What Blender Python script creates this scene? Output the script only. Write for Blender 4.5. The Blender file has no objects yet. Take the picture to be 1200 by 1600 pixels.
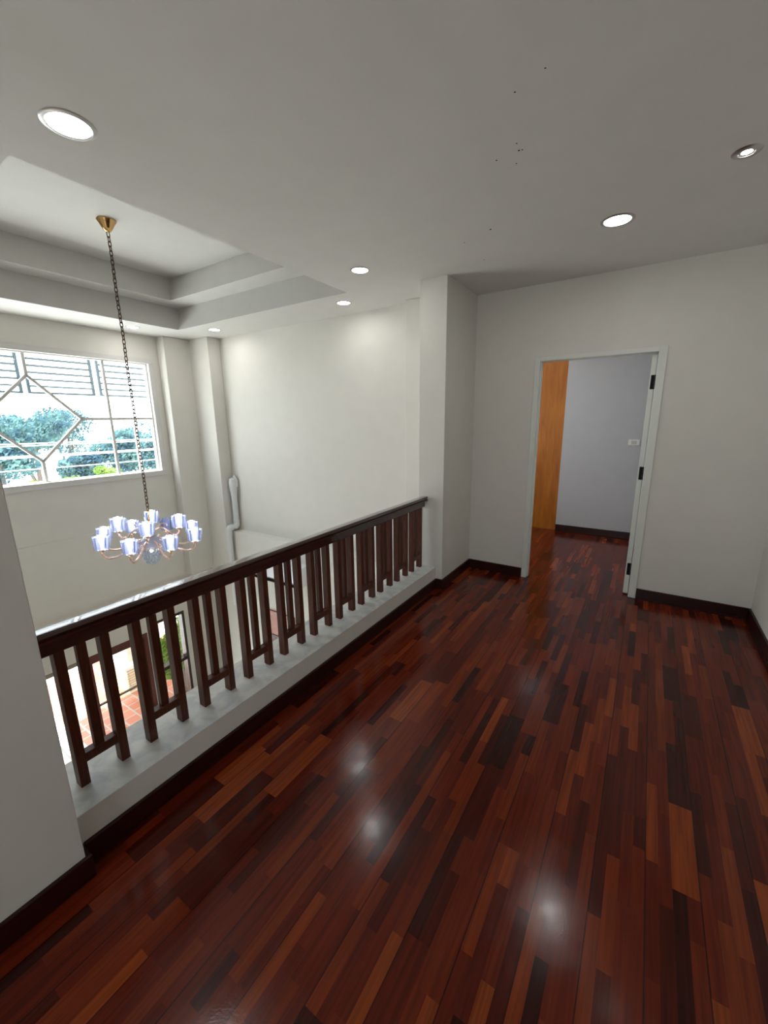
import bpy, bmesh, math, random
from mathutils import Vector, Matrix
random.seed(7)
PI = math.pi
sc = bpy.context.scene
COL = sc.collection

# ------------------------------------------------------------------ helpers
def new_obj(name, me, parent=None, loc=(0, 0, 0), rot=(0, 0, 0)):
    o = bpy.data.objects.new(name, me)
    COL.objects.link(o)
    o.location = loc
    o.rotation_euler = rot
    if parent is not None:
        o.parent = parent
    return o

def tag(o, label=None, cat=None, group=None, kind=None):
    if label: o['label'] = label
    if cat: o['category'] = cat
    if group: o['group'] = group
    if kind: o['kind'] = kind
    return o

def struct(o, label=None, cat=None):
    o['kind'] = 'structure'
    if label: o['label'] = label
    if cat: o['category'] = cat
    return o

def thing(name, label, cat, loc=(0, 0, 0), group=None, rot=(0, 0, 0)):
    return tag(new_obj(name, None, None, loc, rot), label, cat, group)

class MB:
    """collects shapes into one mesh"""
    def __init__(s):
        s.bm = bmesh.new()
    def box(s, x0, x1, y0, y1, z0, z1, bevel=0.0, seg=1):
        vs = [s.bm.verts.new((x, y, z)) for x in (x0, x1) for y in (y0, y1) for z in (z0, z1)]
        q = [(0, 1, 3, 2), (4, 6, 7, 5), (0, 4, 5, 1), (2, 3, 7, 6), (0, 2, 6, 4), (1, 5, 7, 3)]
        fs = [s.bm.faces.new([vs[i] for i in f]) for f in q]
        if bevel > 0:
            es = list({e for f in fs for e in f.edges})
            bmesh.ops.bevel(s.bm, geom=es, offset=bevel, segments=seg, affect='EDGES', profile=0.5)
        return s
    def quad(s, *pts):
        s.bm.faces.new([s.bm.verts.new(p) for p in pts])
        return s
    def prism(s, prof, axis, a0, a1):
        """prof: list of 2-D points; axis 'y' -> (x,z) profile, 'x' -> (y,z), 'z' -> (x,y)"""
        def P(p, a):
            return {'y': (p[0], a, p[1]), 'x': (a, p[0], p[1]), 'z': (p[0], p[1], a)}[axis]
        A = [s.bm.verts.new(P(p, a0)) for p in prof]
        B = [s.bm.verts.new(P(p, a1)) for p in prof]
        n = len(prof)
        for i in range(n):
            j = (i + 1) % n
            s.bm.faces.new((A[i], A[j], B[j], B[i]))
        s.bm.faces.new(A[::-1]); s.bm.faces.new(B)
        return s
    def tube(s, pts, r, n=10, caps=True):
        pts = [Vector(p) for p in pts]
        rs = r if isinstance(r, (list, tuple)) else [r] * len(pts)
        rings = []; up = None
        for i, p in enumerate(pts):
            d = (pts[min(i + 1, len(pts) - 1)] - pts[max(i - 1, 0)]).normalized()
            if up is None:
                up = d.orthogonal().normalized()
            up = (up - d * up.dot(d))
            up = up.normalized() if up.length > 1e-6 else d.orthogonal().normalized()
            w = d.cross(up)
            rings.append([s.bm.verts.new(p + (up * math.cos(2 * PI * k / n) + w * math.sin(2 * PI * k / n)) * rs[i]) for k in range(n)])
        for a, b in zip(rings, rings[1:]):
            for k in range(n):
                s.bm.faces.new((a[k], a[(k + 1) % n], b[(k + 1) % n], b[k]))
        if caps:
            s.bm.faces.new(rings[0][::-1]); s.bm.faces.new(rings[-1])
        return s
    def lathe(s, prof, n=32, c=(0, 0, 0), cap0=False, cap1=False, mod=None):
        """prof: list of (r, z)"""
        rings = []
        for (r, z) in prof:
            ring = []
            for k in range(n):
                a = 2 * PI * k / n
                rr, zz = (r, z) if mod is None else mod(r, z, a, k)
                ring.append(s.bm.verts.new((c[0] + rr * math.cos(a), c[1] + rr * math.sin(a), c[2] + zz)))
            rings.append(ring)
        for a, b in zip(rings, rings[1:]):
            for k in range(n):
                s.bm.faces.new((a[k], a[(k + 1) % n], b[(k + 1) % n], b[k]))
        if cap0: s.bm.faces.new(rings[0][::-1])
        if cap1: s.bm.faces.new(rings[-1])
        return s
    def sphere(s, c, r, sub=2, sc_=(1, 1, 1)):
        m = Matrix.Translation(c) @ Matrix.Diagonal((r * sc_[0], r * sc_[1], r * sc_[2], 1))
        bmesh.ops.create_icosphere(s.bm, subdivisions=sub, radius=1.0, matrix=m)
        return s
    def torus(s, c, R, r, M=None, n=14, k=6, stretch=0.0):
        pts = []
        for i in range(n):
            a = 2 * PI * i / n
            p = Vector((R * math.cos(a), 0, R * math.sin(a) + (stretch if math.sin(a) > 0 else -stretch)))
            pts.append(p)
        rings = []
        for i, p in enumerate(pts):
            a = 2 * PI * i / n
            rad = Vector((math.cos(a), 0, math.sin(a)))
            ring = []
            for j in range(k):
                b = 2 * PI * j / k
                q = p + rad * (r * math.cos(b)) + Vector((0, 1, 0)) * (r * math.sin(b))
                if M is not None: q = M @ q
                ring.append(s.bm.verts.new(Vector(c) + q))
            rings.append(ring)
        for i in range(n):
            a, b = rings[i], rings[(i + 1) % n]
            for j in range(k):
                s.bm.faces.new((a[j], a[(j + 1) % k], b[(j + 1) % k], b[j]))
        return s
    def build(s, name, m, parent=None, smooth=False, loc=(0, 0, 0), rot=(0, 0, 0), fix=True):
        if fix:
            bmesh.ops.recalc_face_normals(s.bm, faces=s.bm.faces)
        me = bpy.data.meshes.new(name)
        s.bm.to_mesh(me); s.bm.free()
        ms = m if isinstance(m, (list, tuple)) else [m]
        for q in ms: me.materials.append(q)
        if smooth:
            for p in me.polygons: p.use_smooth = True
            try:
                me.set_sharp_from_angle(angle=math.radians(40))
            except Exception:
                pass
        return new_obj(name, me, parent, loc, rot)

def copy_tree(o, parent=None):
    c = o.copy(); COL.objects.link(c)
    if parent is not None:
        c.parent = parent
    for ch in list(o.children):
        copy_tree(ch, c)
    return c

# ------------------------------------------------------------------ materials
def lin(c):
    c = c / 255.0
    return c / 12.92 if c <= 0.04045 else ((c + 0.055) / 1.055) ** 2.4
def rgb(r, g, b): return (lin(r), lin(g), lin(b), 1)

def mat(name):
    m = bpy.data.materials.new(name); m.use_nodes = True
    nt = m.node_tree; nt.nodes.clear()
    out = nt.nodes.new('ShaderNodeOutputMaterial')
    return m, nt, out

def N(nt, t, **k):
    n = nt.nodes.new(t)
    for a, b in k.items(): setattr(n, a, b)
    return n

def princ(nt, out, color, rough=0.5, metal=0.0, spec=0.5, coat=0.0, coat_r=0.05):
    p = N(nt, 'ShaderNodeBsdfPrincipled')
    p.inputs['Base Color'].default_value = color
    p.inputs['Roughness'].default_value = rough
    p.inputs['Metallic'].default_value = metal
    p.inputs['Specular IOR Level'].default_value = spec
    p.inputs['Coat Weight'].default_value = coat
    p.inputs['Coat Roughness'].default_value = coat_r
    nt.links.new(p.outputs[0], out.inputs[0])
    return p

def paint(name, color, rough=0.6, scale=6.0, amt=0.04, bump=0.03, bscale=180.0, spec=0.4):
    m, nt, out = mat(name)
    p = princ(nt, out, color, rough, spec=spec)
    tc = N(nt, 'ShaderNodeTexCoord')
    nz = N(nt, 'ShaderNodeTexNoise'); nz.inputs['Scale'].default_value = scale; nz.inputs['Detail'].default_value = 4
    nt.links.new(tc.outputs['Object'], nz.inputs['Vector'])
    mx = N(nt, 'ShaderNodeMix', data_type='RGBA')
    mx.inputs[6].default_value = color
    mx.inputs[7].default_value = tuple(c * (1 - amt * 2) for c in color[:3]) + (1,)
    nt.links.new(nz.outputs['Fac'], mx.inputs[0])
    nt.links.new(mx.outputs[2], p.inputs['Base Color'])
    n2 = N(nt, 'ShaderNodeTexNoise'); n2.inputs['Scale'].default_value = bscale; n2.inputs['Detail'].default_value = 3
    nt.links.new(tc.outputs['Object'], n2.inputs['Vector'])
    b = N(nt, 'ShaderNodeBump'); b.inputs['Strength'].default_value = bump; b.inputs['Distance'].default_value = 0.004
    nt.links.new(n2.outputs['Fac'], b.inputs['Height'])
    nt.links.new(b.outputs[0], p.inputs['Normal'])
    return m

def wood(name, c1, c2, axis='Y', scale=1.0, rough=0.3, coat=0.3, stretch=14.0, spec=0.5, rings=False, coat_r=0.12):
    m, nt, out = mat(name)
    p = princ(nt, out, c1, rough, coat=coat, coat_r=coat_r, spec=spec)
    tc = N(nt, 'ShaderNodeTexCoord')
    mp = N(nt, 'ShaderNodeMapping')
    s = [stretch * scale] * 3
    s['XYZ'.index(axis)] = scale
    mp.inputs['Scale'].default_value = s
    nt.links.new(tc.outputs['Object'], mp.inputs['Vector'])
    if rings:
        w = N(nt, 'ShaderNodeTexWave', wave_type='RINGS', rings_direction='Y')
        w.inputs['Scale'].default_value = 0.22
        w.inputs['Distortion'].default_value = 5.0
        w.inputs['Detail'].default_value = 3.0
        w.inputs['Detail Scale'].default_value = 0.9
        nt.links.new(mp.outputs[0], w.inputs['Vector'])
        fac = w.outputs['Fac']
    else:
        w = N(nt, 'ShaderNodeTexNoise'); w.inputs['Scale'].default_value = 4.0; w.inputs['Detail'].default_value = 6
        w.inputs['Distortion'].default_value = 0.6
        nt.links.new(mp.outputs[0], w.inputs['Vector'])
        fac = w.outputs['Fac']
    r = N(nt, 'ShaderNodeValToRGB')
    r.color_ramp.elements[0].position = 0.3; r.color_ramp.elements[0].color = c1
    r.color_ramp.elements[1].position = 0.75; r.color_ramp.elements[1].color = c2
    nt.links.new(fac, r.inputs[0])
    nt.links.new(r.outputs[0], p.inputs['Base Color'])
    return m

def metal(name, color, rough=0.25):
    m, nt, out = mat(name)
    p = princ(nt, out, color, rough, metal=1.0)
    tc = N(nt, 'ShaderNodeTexCoord'); nz = N(nt, 'ShaderNodeTexNoise'); nz.inputs['Scale'].default_value = 40
    nt.links.new(tc.outputs['Object'], nz.inputs['Vector'])
    mr = N(nt, 'ShaderNodeMapRange'); mr.inputs['To Min'].default_value = rough * 0.8; mr.inputs['To Max'].default_value = rough * 1.25
    nt.links.new(nz.outputs['Fac'], mr.inputs[0]); nt.links.new(mr.outputs[0], p.inputs['Roughness'])
    return m

def emis(name, color, strength):
    m, nt, out = mat(name)
    e = N(nt, 'ShaderNodeEmission'); e.inputs[0].default_value = color; e.inputs[1].default_value = strength
    nt.links.new(e.outputs[0], out.inputs[0])
    return m

def floor_mat():
    m, nt, out = mat('varnished_parquet')
    p = princ(nt, out, (0.05, 0.012, 0.005, 1), 0.16, spec=0.28)
    L = nt.links.new
    tc = N(nt, 'ShaderNodeTexCoord')
    sp = N(nt, 'ShaderNodeSeparateXYZ'); L(tc.outputs['Object'], sp.inputs[0])
    def M(op, a, b=None, c=None):
        n = N(nt, 'ShaderNodeMath', operation=op)
        for i, v in enumerate((a, b, c)):
            if v is None: continue
            if isinstance(v, (int, float)): n.inputs[i].default_value = v
            else: L(v, n.inputs[i])
        return n.outputs[0]
    W = 0.0787; LEN = 0.38
    u = M('DIVIDE', sp.outputs[0], W)
    row = M('FLOOR', u)
    def rnd(a, b=None, seed=0.0):
        cb = N(nt, 'ShaderNodeCombineXYZ'); L(a, cb.inputs[0])
        if b is not None: L(b, cb.inputs[1])
        cb.inputs[2].default_value = seed
        wn = N(nt, 'ShaderNodeTexWhiteNoise', noise_dimensions='3D'); L(cb.outputs[0], wn.inputs['Vector'])
        return wn.outputs['Value']
    ro = rnd(row, None, 1.3)
    v = M('ADD', M('DIVIDE', sp.outputs[1], LEN), M('MULTIPLY', ro, 7.31))
    cell = M('FLOOR', v)
    # a share of the blocks is made of two half-width strips, the lower of which is shifted
    split = M('GREATER_THAN', rnd(row, cell, 4.7), 0.28)
    sub = M('FLOOR', M('MULTIPLY', u, 2.0))
    subr = M('MULTIPLY', M('SUBTRACT', sub, M('MULTIPLY', row, 2.0)), split)   # 0 or 1
    v2 = M('ADD', v, M('MULTIPLY', subr, 0.37))
    cell2 = M('FLOOR', v2)
    key = M('ADD', row, M('MULTIPLY', subr, 0.31))
    tone = rnd(key, cell2, 9.1)
    ramp = N(nt, 'ShaderNodeValToRGB')
    cr = ramp.color_ramp
    cr.interpolation = 'LINEAR'
    cr.elements[0].position = 0.0; cr.elements[0].color = rgb(44, 11, 5)
    cr.elements[1].position = 1.0; cr.elements[1].color = rgb(130, 58, 21)
    for pos, c in ((0.10, rgb(62, 16, 7)), (0.25, rgb(82, 23, 9)), (0.60, rgb(96, 31, 12)), (0.88, rgb(108, 40, 15))):
        e = cr.elements.new(pos); e.color = c
    L(tone, ramp.inputs[0])
    # grain along Y
    mp = N(nt, 'ShaderNodeMapping'); mp.inputs['Scale'].default_value = (70, 3.0, 1)
    cb = N(nt, 'ShaderNodeCombineXYZ'); L(M('ADD', sp.outputs[0], M('MULTIPLY', tone, 3.0)), cb.inputs[0]); L(sp.outputs[1], cb.inputs[1])
    L(cb.outputs[0], mp.inputs['Vector'])
    gr = N(nt, 'ShaderNodeTexNoise'); gr.inputs['Scale'].default_value = 1.0; gr.inputs['Detail'].default_value = 6; gr.inputs['Distortion'].default_value = 0.5
    L(mp.outputs[0], gr.inputs['Vector'])
    gf = N(nt, 'ShaderNodeMapRange'); gf.inputs['From Min'].default_value = 0.3; gf.inputs['From Max'].default_value = 0.7
    gf.inputs['To Min'].default_value = 0.78; gf.inputs['To Max'].default_value = 1.46
    L(gr.outputs['Fac'], gf.inputs[0])
    hv = N(nt, 'ShaderNodeVectorMath', operation='SCALE'); L(ramp.outputs[0], hv.inputs[0]); L(gf.outputs[0], hv.inputs['Scale'])
    # seams between boards (every second strip) are dark grooves
    fu = M('FRACT', M('MULTIPLY', u, 0.5))
    du = M('MINIMUM', fu, M('SUBTRACT', 1.0, fu))
    seam = M('LESS_THAN', du, 0.012)
    mx = N(nt, 'ShaderNodeMix', data_type='RGBA')
    L(M('MULTIPLY', seam, 0.75), mx.inputs[0]); L(hv.outputs[0], mx.inputs[6]); mx.inputs[7].default_value = (0.006, 0.002, 0.001, 1)
    L(mx.outputs[2], p.inputs['Base Color'])
    # worn varnish: roughness and slight waviness
    rn = N(nt, 'ShaderNodeTexNoise'); rn.inputs['Scale'].default_value = 9.0; rn.inputs['Detail'].default_value = 8
    L(tc.outputs['Object'], rn.inputs['Vector'])
    rr = N(nt, 'ShaderNodeMapRange'); rr.inputs['From Min'].default_value = 0.3; rr.inputs['From Max'].default_value = 0.7
    rr.inputs['To Min'].default_value = 0.12; rr.inputs['To Max'].default_value = 0.22
    L(rn.outputs['Fac'], rr.inputs[0]); L(rr.outputs[0], p.inputs['Roughness'])
    bn = N(nt, 'ShaderNodeTexNoise'); bn.inputs['Scale'].default_value = 160; bn.inputs['Detail'].default_value = 2
    L(tc.outputs['Object'], bn.inputs['Vector'])
    hgt = M('SUBTRACT', M('MULTIPLY', bn.outputs['Fac'], 0.5), M('MULTIPLY', seam, 1.0))
    b = N(nt, 'ShaderNodeBump'); b.inputs['Strength'].default_value = 0.12; b.inputs['Distance'].default_value = 0.002
    L(hgt, b.inputs['Height']); L(b.outputs[0], p.inputs['Normal'])
    return m

def plaster_top():
    m, nt, out = mat('trowelled_plaster_top')
    p = princ(nt, out, rgb(205, 208, 203), 0.45, spec=0.4)
    tc = N(nt, 'ShaderNodeTexCoord')
    nz = N(nt, 'ShaderNodeTexNoise'); nz.inputs['Scale'].default_value = 9; nz.inputs['Detail'].default_value = 6; nz.inputs['Distortion'].default_value = 1.2
    nt.links.new(tc.outputs['Object'], nz.inputs['Vector'])
    r = N(nt, 'ShaderNodeValToRGB')
    r.color_ramp.elements[0].position = 0.36; r.color_ramp.elements[0].color = rgb(196, 201, 202)
    r.color_ramp.elements[1].position = 0.62; r.color_ramp.elements[1].color = rgb(226, 226, 220)
    nt.links.new(nz.outputs['Fac'], r.inputs[0]); nt.links.new(r.outputs[0], p.inputs['Base Color'])
    b = N(nt, 'ShaderNodeBump'); b.inputs['Strength'].default_value = 0.25; b.inputs['Distance'].default_value = 0.006
    nt.links.new(nz.outputs['Fac'], b.inputs['Height']); nt.links.new(b.outputs[0], p.inputs['Normal'])
    return m

def tiles(name, c1, c2, mortar, w, h, gap=0.02, rough=0.5, plane='XY', offset=0.5):
    m, nt, out = mat(name)
    p = princ(nt, out, c1, rough)
    tc = N(nt, 'ShaderNodeTexCoord'); sp = N(nt, 'ShaderNodeSeparateXYZ'); cb = N(nt, 'ShaderNodeCombineXYZ')
    nt.links.new(tc.outputs['Object'], sp.inputs[0])
    if plane == 'XY':
        nt.links.new(sp.outputs[0], cb.inputs[0]); nt.links.new(sp.outputs[1], cb.inputs[1])
    else:
        ad = N(nt, 'ShaderNodeMath', operation='ADD')
        nt.links.new(sp.outputs[0], ad.inputs[0]); nt.links.new(sp.outputs[1], ad.inputs[1])
        nt.links.new(ad.outputs[0], cb.inputs[0]); nt.links.new(sp.outputs[2], cb.inputs[1])
    b = N(nt, 'ShaderNodeTexBrick'); b.offset = offset
    b.inputs['Color1'].default_value = c1; b.inputs['Color2'].default_value = c2; b.inputs['Mortar'].default_value = mortar
    b.inputs['Scale'].default_value = 1.0; b.inputs['Mortar Size'].default_value = gap
    b.inputs['Brick Width'].default_value = w; b.inputs['Row Height'].default_value = h
    nt.links.new(cb.outputs[0], b.inputs['Vector']); nt.links.new(b.outputs['Color'], p.inputs['Base Color'])
    return m

def glass(name, tint=(0.96, 0.98, 0.98, 1), refl=0.06):
    m, nt, out = mat(name)
    tr = N(nt, 'ShaderNodeBsdfTransparent'); tr.inputs[0].default_value = tint
    gl = N(nt, 'ShaderNodeBsdfGlossy'); gl.inputs['Roughness'].default_value = 0.02
    mx = N(nt, 'ShaderNodeMixShader'); mx.inputs[0].default_value = refl
    nt.links.new(tr.outputs[0], mx.inputs[1]); nt.links.new(gl.outputs[0], mx.inputs[2]); nt.links.new(mx.outputs[0], out.inputs[0])
    return m

def cup_glass(name, col, frost=0.45):
    m, nt, out = mat(name)
    a = N(nt, 'ShaderNodeBsdfTranslucent'); a.inputs[0].default_value = col
    d = N(nt, 'ShaderNodeBsdfDiffuse'); d.inputs[0].default_value = col
    t = N(nt, 'ShaderNodeBsdfTransparent'); t.inputs[0].default_value = (0.86, 0.89, 1, 1)
    g = N(nt, 'ShaderNodeBsdfGlossy'); g.inputs['Roughness'].default_value = 0.06
    m1 = N(nt, 'ShaderNodeMixShader'); m1.inputs[0].default_value = 0.5
    m2 = N(nt, 'ShaderNodeMixShader'); m2.inputs[0].default_value = frost
    m3 = N(nt, 'ShaderNodeMixShader')
    lw = N(nt, 'ShaderNodeLayerWeight'); lw.inputs[0].default_value = 0.35
    nt.links.new(lw.outputs['Fresnel'], m3.inputs[0])
    nt.links.new(a.outputs[0], m1.inputs[1]); nt.links.new(d.outputs[0], m1.inputs[2])
    nt.links.new(t.outputs[0], m2.inputs[1]); nt.links.new(m1.outputs[0], m2.inputs[2])
    nt.links.new(m2.outputs[0], m3.inputs[1]); nt.links.new(g.outputs[0], m3.inputs[2]); nt.links.new(m3.outputs[0], out.inputs[0])
    return m

WALL = paint('cream_wall_paint', rgb(222, 219, 211))
WALLFAR = paint('grey_lilac_wall_paint', rgb(196, 196, 199))
CEIL = paint('ceiling_paint', rgb(222, 220, 216), rough=0.7)
TRIMW = paint('white_gloss_trim', rgb(222, 225, 218), rough=0.35, bump=0.01)
WINW = paint('white_window_frame_paint', rgb(214, 212, 208), rough=0.4, bump=0.01)
BASE = wood('dark_skirting_wood', rgb(32, 8, 5), rgb(52, 15, 8), axis='Y', rough=0.35, coat=0.05, spec=0.3)
RAIL = wood('dark_railing_wood', rgb(62, 24, 13), rgb(102, 51, 31), axis='Z', scale=3, rough=0.42, coat=0.05, spec=0.35)
RAILY = wood('dark_handrail_wood', rgb(44, 15, 10), rgb(70, 28, 18), axis='Y', scale=2, rough=0.22, coat=1.0, coat_r=0.03)
RED = wood('red_brown_door_wood', rgb(78, 28, 16), rgb(108, 44, 26), axis='Z', scale=2, rough=0.35, coat=0.2)
DARKW = wood('dark_window_wood', rgb(36, 16, 12), rgb(62, 30, 20), axis='Z', scale=2, rough=0.4, coat=0.2)
ORANGE = wood('golden_veneer', rgb(164, 92, 20), rgb(196, 122, 36), axis='Z', scale=0.55, rough=0.35, coat=0.2, stretch=9.0)
ORW = wood('orange_wood', rgb(142, 62, 24), rgb(164, 78, 34), axis='X', scale=2, rough=0.4)
FLOOR = floor_mat()
PLTOP = plaster_top()
PVC = paint('white_plastic_pipe', rgb(222, 224, 222), rough=0.3, bump=0.0)
BLACK = metal('black_hinge_metal', (0.012, 0.012, 0.013, 1), 0.4)
CHROME = metal('dull_chrome', (0.55, 0.52, 0.5, 1), 0.3)
RINGM = metal('brushed_ring', (0.5, 0.49, 0.48, 1), 0.35)
BRASS = metal('polished_brass', (0.72, 0.46, 0.2, 1), 0.14)
COPPER = metal('copper_arm', (0.88, 0.64, 0.52, 1), 0.25)
CHAINM = metal('aged_bronze_chain', (0.12, 0.07, 0.045, 1), 0.35)
LED = emis('led_diffuser', (1.0, 0.98, 0.96, 1), 66.0)
LEDS = emis('spot_bulb_face', (1.0, 0.97, 0.92, 1), 55.0)
BULB = emis('chandelier_bulb', (0.95, 0.97, 1.0, 1), 15.0)
CUP = cup_glass('blue_tinted_pressed_glass', (0.60, 0.66, 0.97, 1), 0.34)
DISH = cup_glass('milky_glass', (0.84, 0.87, 0.97, 1), 0.75)
CRYSTAL = cup_glass('cut_crystal', (0.92, 0.98, 1.0, 1), 0.6)
GLASS = glass('clear_window_glass')
GLASSD = glass('door_glass', (0.92, 0.94, 0.94, 1), 0.08)
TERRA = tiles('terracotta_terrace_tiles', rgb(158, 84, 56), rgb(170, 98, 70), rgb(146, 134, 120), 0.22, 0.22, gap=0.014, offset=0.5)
SUNGLARE = tiles('sun_glare_paving', rgb(226, 224, 218), rgb(220, 216, 208), rgb(120, 114, 106), 0.45, 0.45, gap=0.02, offset=0.0)  # pale colour stands in for sun glare on this strip of terrace
BRICK = tiles('pale_brick', rgb(222, 204, 172), rgb(206, 184, 150), rgb(170, 148, 118), 0.26, 0.052, gap=0.008, plane='Z')
HALLF = tiles('hall_floor_tiles', rgb(168, 158, 144), rgb(160, 150, 136), rgb(126, 118, 108), 0.6, 0.6, gap=0.006, rough=0.2, offset=0.0)
LOUV = paint('grey_blue_louvre_paint', rgb(72, 86, 94), rough=0.7, bump=0)
PAVE = paint('pale_forecourt', rgb(200, 198, 190), rough=0.8)
DOT = paint('black_speck', rgb(12, 10, 12), rough=0.5)
SWM = paint('white_switch_plastic', rgb(238, 236, 228), rough=0.3, bump=0)
ACM = paint('white_appliance_plastic', rgb(232, 236, 238), rough=0.3, bump=0)
WIRE = paint('pale_cable', rgb(225, 228, 230), rough=0.5)
BARK = paint('grey_bark', rgb(96, 84, 74), rough=0.9, bump=0.3, bscale=30)
def leafm(name, c1, c2):
    m, nt, out = mat(name)
    d = N(nt, 'ShaderNodeBsdfDiffuse'); t = N(nt, 'ShaderNodeBsdfTranslucent')
    gi = N(nt, 'ShaderNodeTexNoise'); tc = N(nt, 'ShaderNodeTexCoord'); gi.inputs['Scale'].default_value = 2.2
    nt.links.new(tc.outputs['Object'], gi.inputs['Vector'])
    r = N(nt, 'ShaderNodeValToRGB'); r.color_ramp.elements[0].position = .35; r.color_ramp.elements[1].position = .65
    r.color_ramp.elements[0].color = c1; r.color_ramp.elements[1].color = c2
    nt.links.new(gi.outputs['Fac'], r.inputs[0])
    nt.links.new(r.outputs[0], d.inputs[0]); nt.links.new(r.outputs[0], t.inputs[0])
    mx = N(nt, 'ShaderNodeMixShader'); mx.inputs[0].default_value = 0.35
    nt.links.new(d.outputs[0], mx.inputs[1]); nt.links.new(t.outputs[0], mx.inputs[2]); nt.links.new(mx.outputs[0], out.inputs[0])
    return m
LEAFB = leafm('blue_green_foliage', rgb(62, 90, 104), rgb(106, 138, 132))
LEAFY = leafm('yellow_green_foliage', rgb(96, 122, 54), rgb(134, 154, 82))

# ------------------------------------------------------------------ measures (metres, z = 0 on the landing floor)
ZC = 2.711; YD = 4.021; XP = -1.568; XPH = -1.868; XQ = -1.505; XR = 0.825
ZT = 0.206; YP = 3.325; XPL = -1.756; YL = 0.370; YB = 3.872; XW = -5.797
ZG = -3.45          # ground floor
YBK = -3.2          # back of the landing
YH0 = -1.20          # near wall of the hall
XFW = -2.6          # left side of room beyond door
YF = 6.04           # far wall of room beyond door
HB = 0.095          # skirting height

# ------------------------------------------------------------------ floor and ceiling
b = MB()
b.box(XPH, XR + 0.12, YBK - 0.12, YF + 0.1, -0.30, 0.0)
struct(b.build('floor', FLOOR), 'glossy red-brown parquet floor of short strips', 'floor')
b = MB(); b.box(XW - 0.2, XPH - 0.002, YH0 - 0.15, 5.2, ZG - 0.15, ZG)
struct(b.build('floor_hall', HALLF), 'tiled floor of the hall below', 'floor')

def rect(x0, x1, y0, y1, z): return [(x0, y0, z), (x1, y0, z), (x1, y1, z), (x0, y1, z)]
S_, W_, H_ = 0.110, 0.270, 0.281
ax0, ax1, ay0, ay1 = -5.128, -2.458, 0.862, 3.230
loops = [rect(XW - 0.2, XR + 0.12, YBK - 0.12, YF + 0.1, ZC), rect(ax0, ax1, ay0, ay1, ZC),
         rect(ax0 - S_, ax1 + 0.30, ay0 - S_, ay1 + S_, ZC + H_),
         rect(ax0 - S_ + W_, ax1 + 0.36, ay0 - S_ + W_, ay1 + S_ - W_, ZC + H_),
         rect(ax0 - 2 * S_ + W_, ax1 + 0.42, ay0 - 2 * S_ + W_, ay1 + 2 * S_ - W_, ZC + 2 * H_)]
b = MB()
VS = [[b.bm.verts.new(p) for p in lp] for lp in loops]
for A, B in zip(VS, VS[1:]):
    for i in range(4):
        b.bm.faces.new((A[i], A[(i + 1) % 4], B[(i + 1) % 4], B[i]))
b.bm.faces.new(VS[-1])
# roof slab above, closing the volume
top = [b.bm.verts.new((p[0], p[1], ZC + 0.9)) for p in loops[0]]
for i in range(4):
    b.bm.faces.new((VS[0][i], VS[0][(i + 1) % 4], top[(i + 1) % 4], top[i]))
b.bm.faces.new(top)
struct(b.build('ceiling', CEIL), 'white painted ceiling with stepped tray recess over the hall', 'ceiling')
ZTRAY = ZC + 2 * H_

# ------------------------------------------------------------------ walls of the landing
E_ = 0.0
b = MB()   # wall with the doorway (faces -y)
DX0, DX1, DZ = -0.9406, 0.0545, 2.1118     # outer frame
b.box(XQ - 0.01, DX0 + 0.02, YD, YD + 0.11, 0, ZC)
b.box(DX1 - 0.02, XR + 0.12, YD, YD + 0.11, 0, ZC)
b.box(DX0 + 0.02, DX1 - 0.02, YD, YD + 0.11, DZ - 0.02, ZC)
struct(b.build('wall_front', WALL), 'cream wall with the white-framed doorway', 'wall')
b = MB(); b.box(XPL, XQ, YP, YD + 0.005, 0.0, ZC, 0.003, 2)
struct(b.build('wall_pillar', WALL), 'square cream pillar where the railing ends', 'pillar')
b = MB(); b.box(XR, XR + 0.12, YBK, YD, 0, ZC)
struct(b.build('wall_right', WALL), 'cream wall at the right edge', 'wall')
b = MB(); b.box(XPH, XQ, YBK, YL, 0, ZC, 0.003, 2)
struct(b.build('wall_left', WALL), 'cream wall end at the left edge beside the railing', 'wall')
b = MB()   # back of the landing with a window opening
BX0, BX1, BZ0, BZ1 = -0.9, 0.3, 0.9, 2.1
b.box(XPH, BX0, YBK - 0.12, YBK, 0, ZC); b.box(BX1, XR + 0.12, YBK - 0.12, YBK, 0, ZC)
b.box(BX0, BX1, YBK - 0.12, YBK, 0, BZ0); b.box(BX0, BX1, YBK - 0.12, YBK, BZ1, ZC)
struct(b.build('wall_back', WALL))
# low parapet carrying the railing
b = MB()
b.box(XPH, XP, YL, YP, 0.0, ZT - 0.004, 0.0)
par = b.build('wall_parapet', WALL)
struct(par, 'low white parapet under the wooden railing', 'parapet')
b = MB(); b.box(XPH - 0.001, XP + 0.001, YL, YP, ZT - 0.004, ZT, 0.0015, 2)
b.build('parapet_top', PLTOP, par)
b = MB(); b.box(XPH - 0.02, XPH - 0.003, YL - 0.3, YP + 0.02, -0.45, ZT - 0.006)
struct(b.build('trim_1', WALL), 'painted slab edge facing the hall', 'trim')

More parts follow.
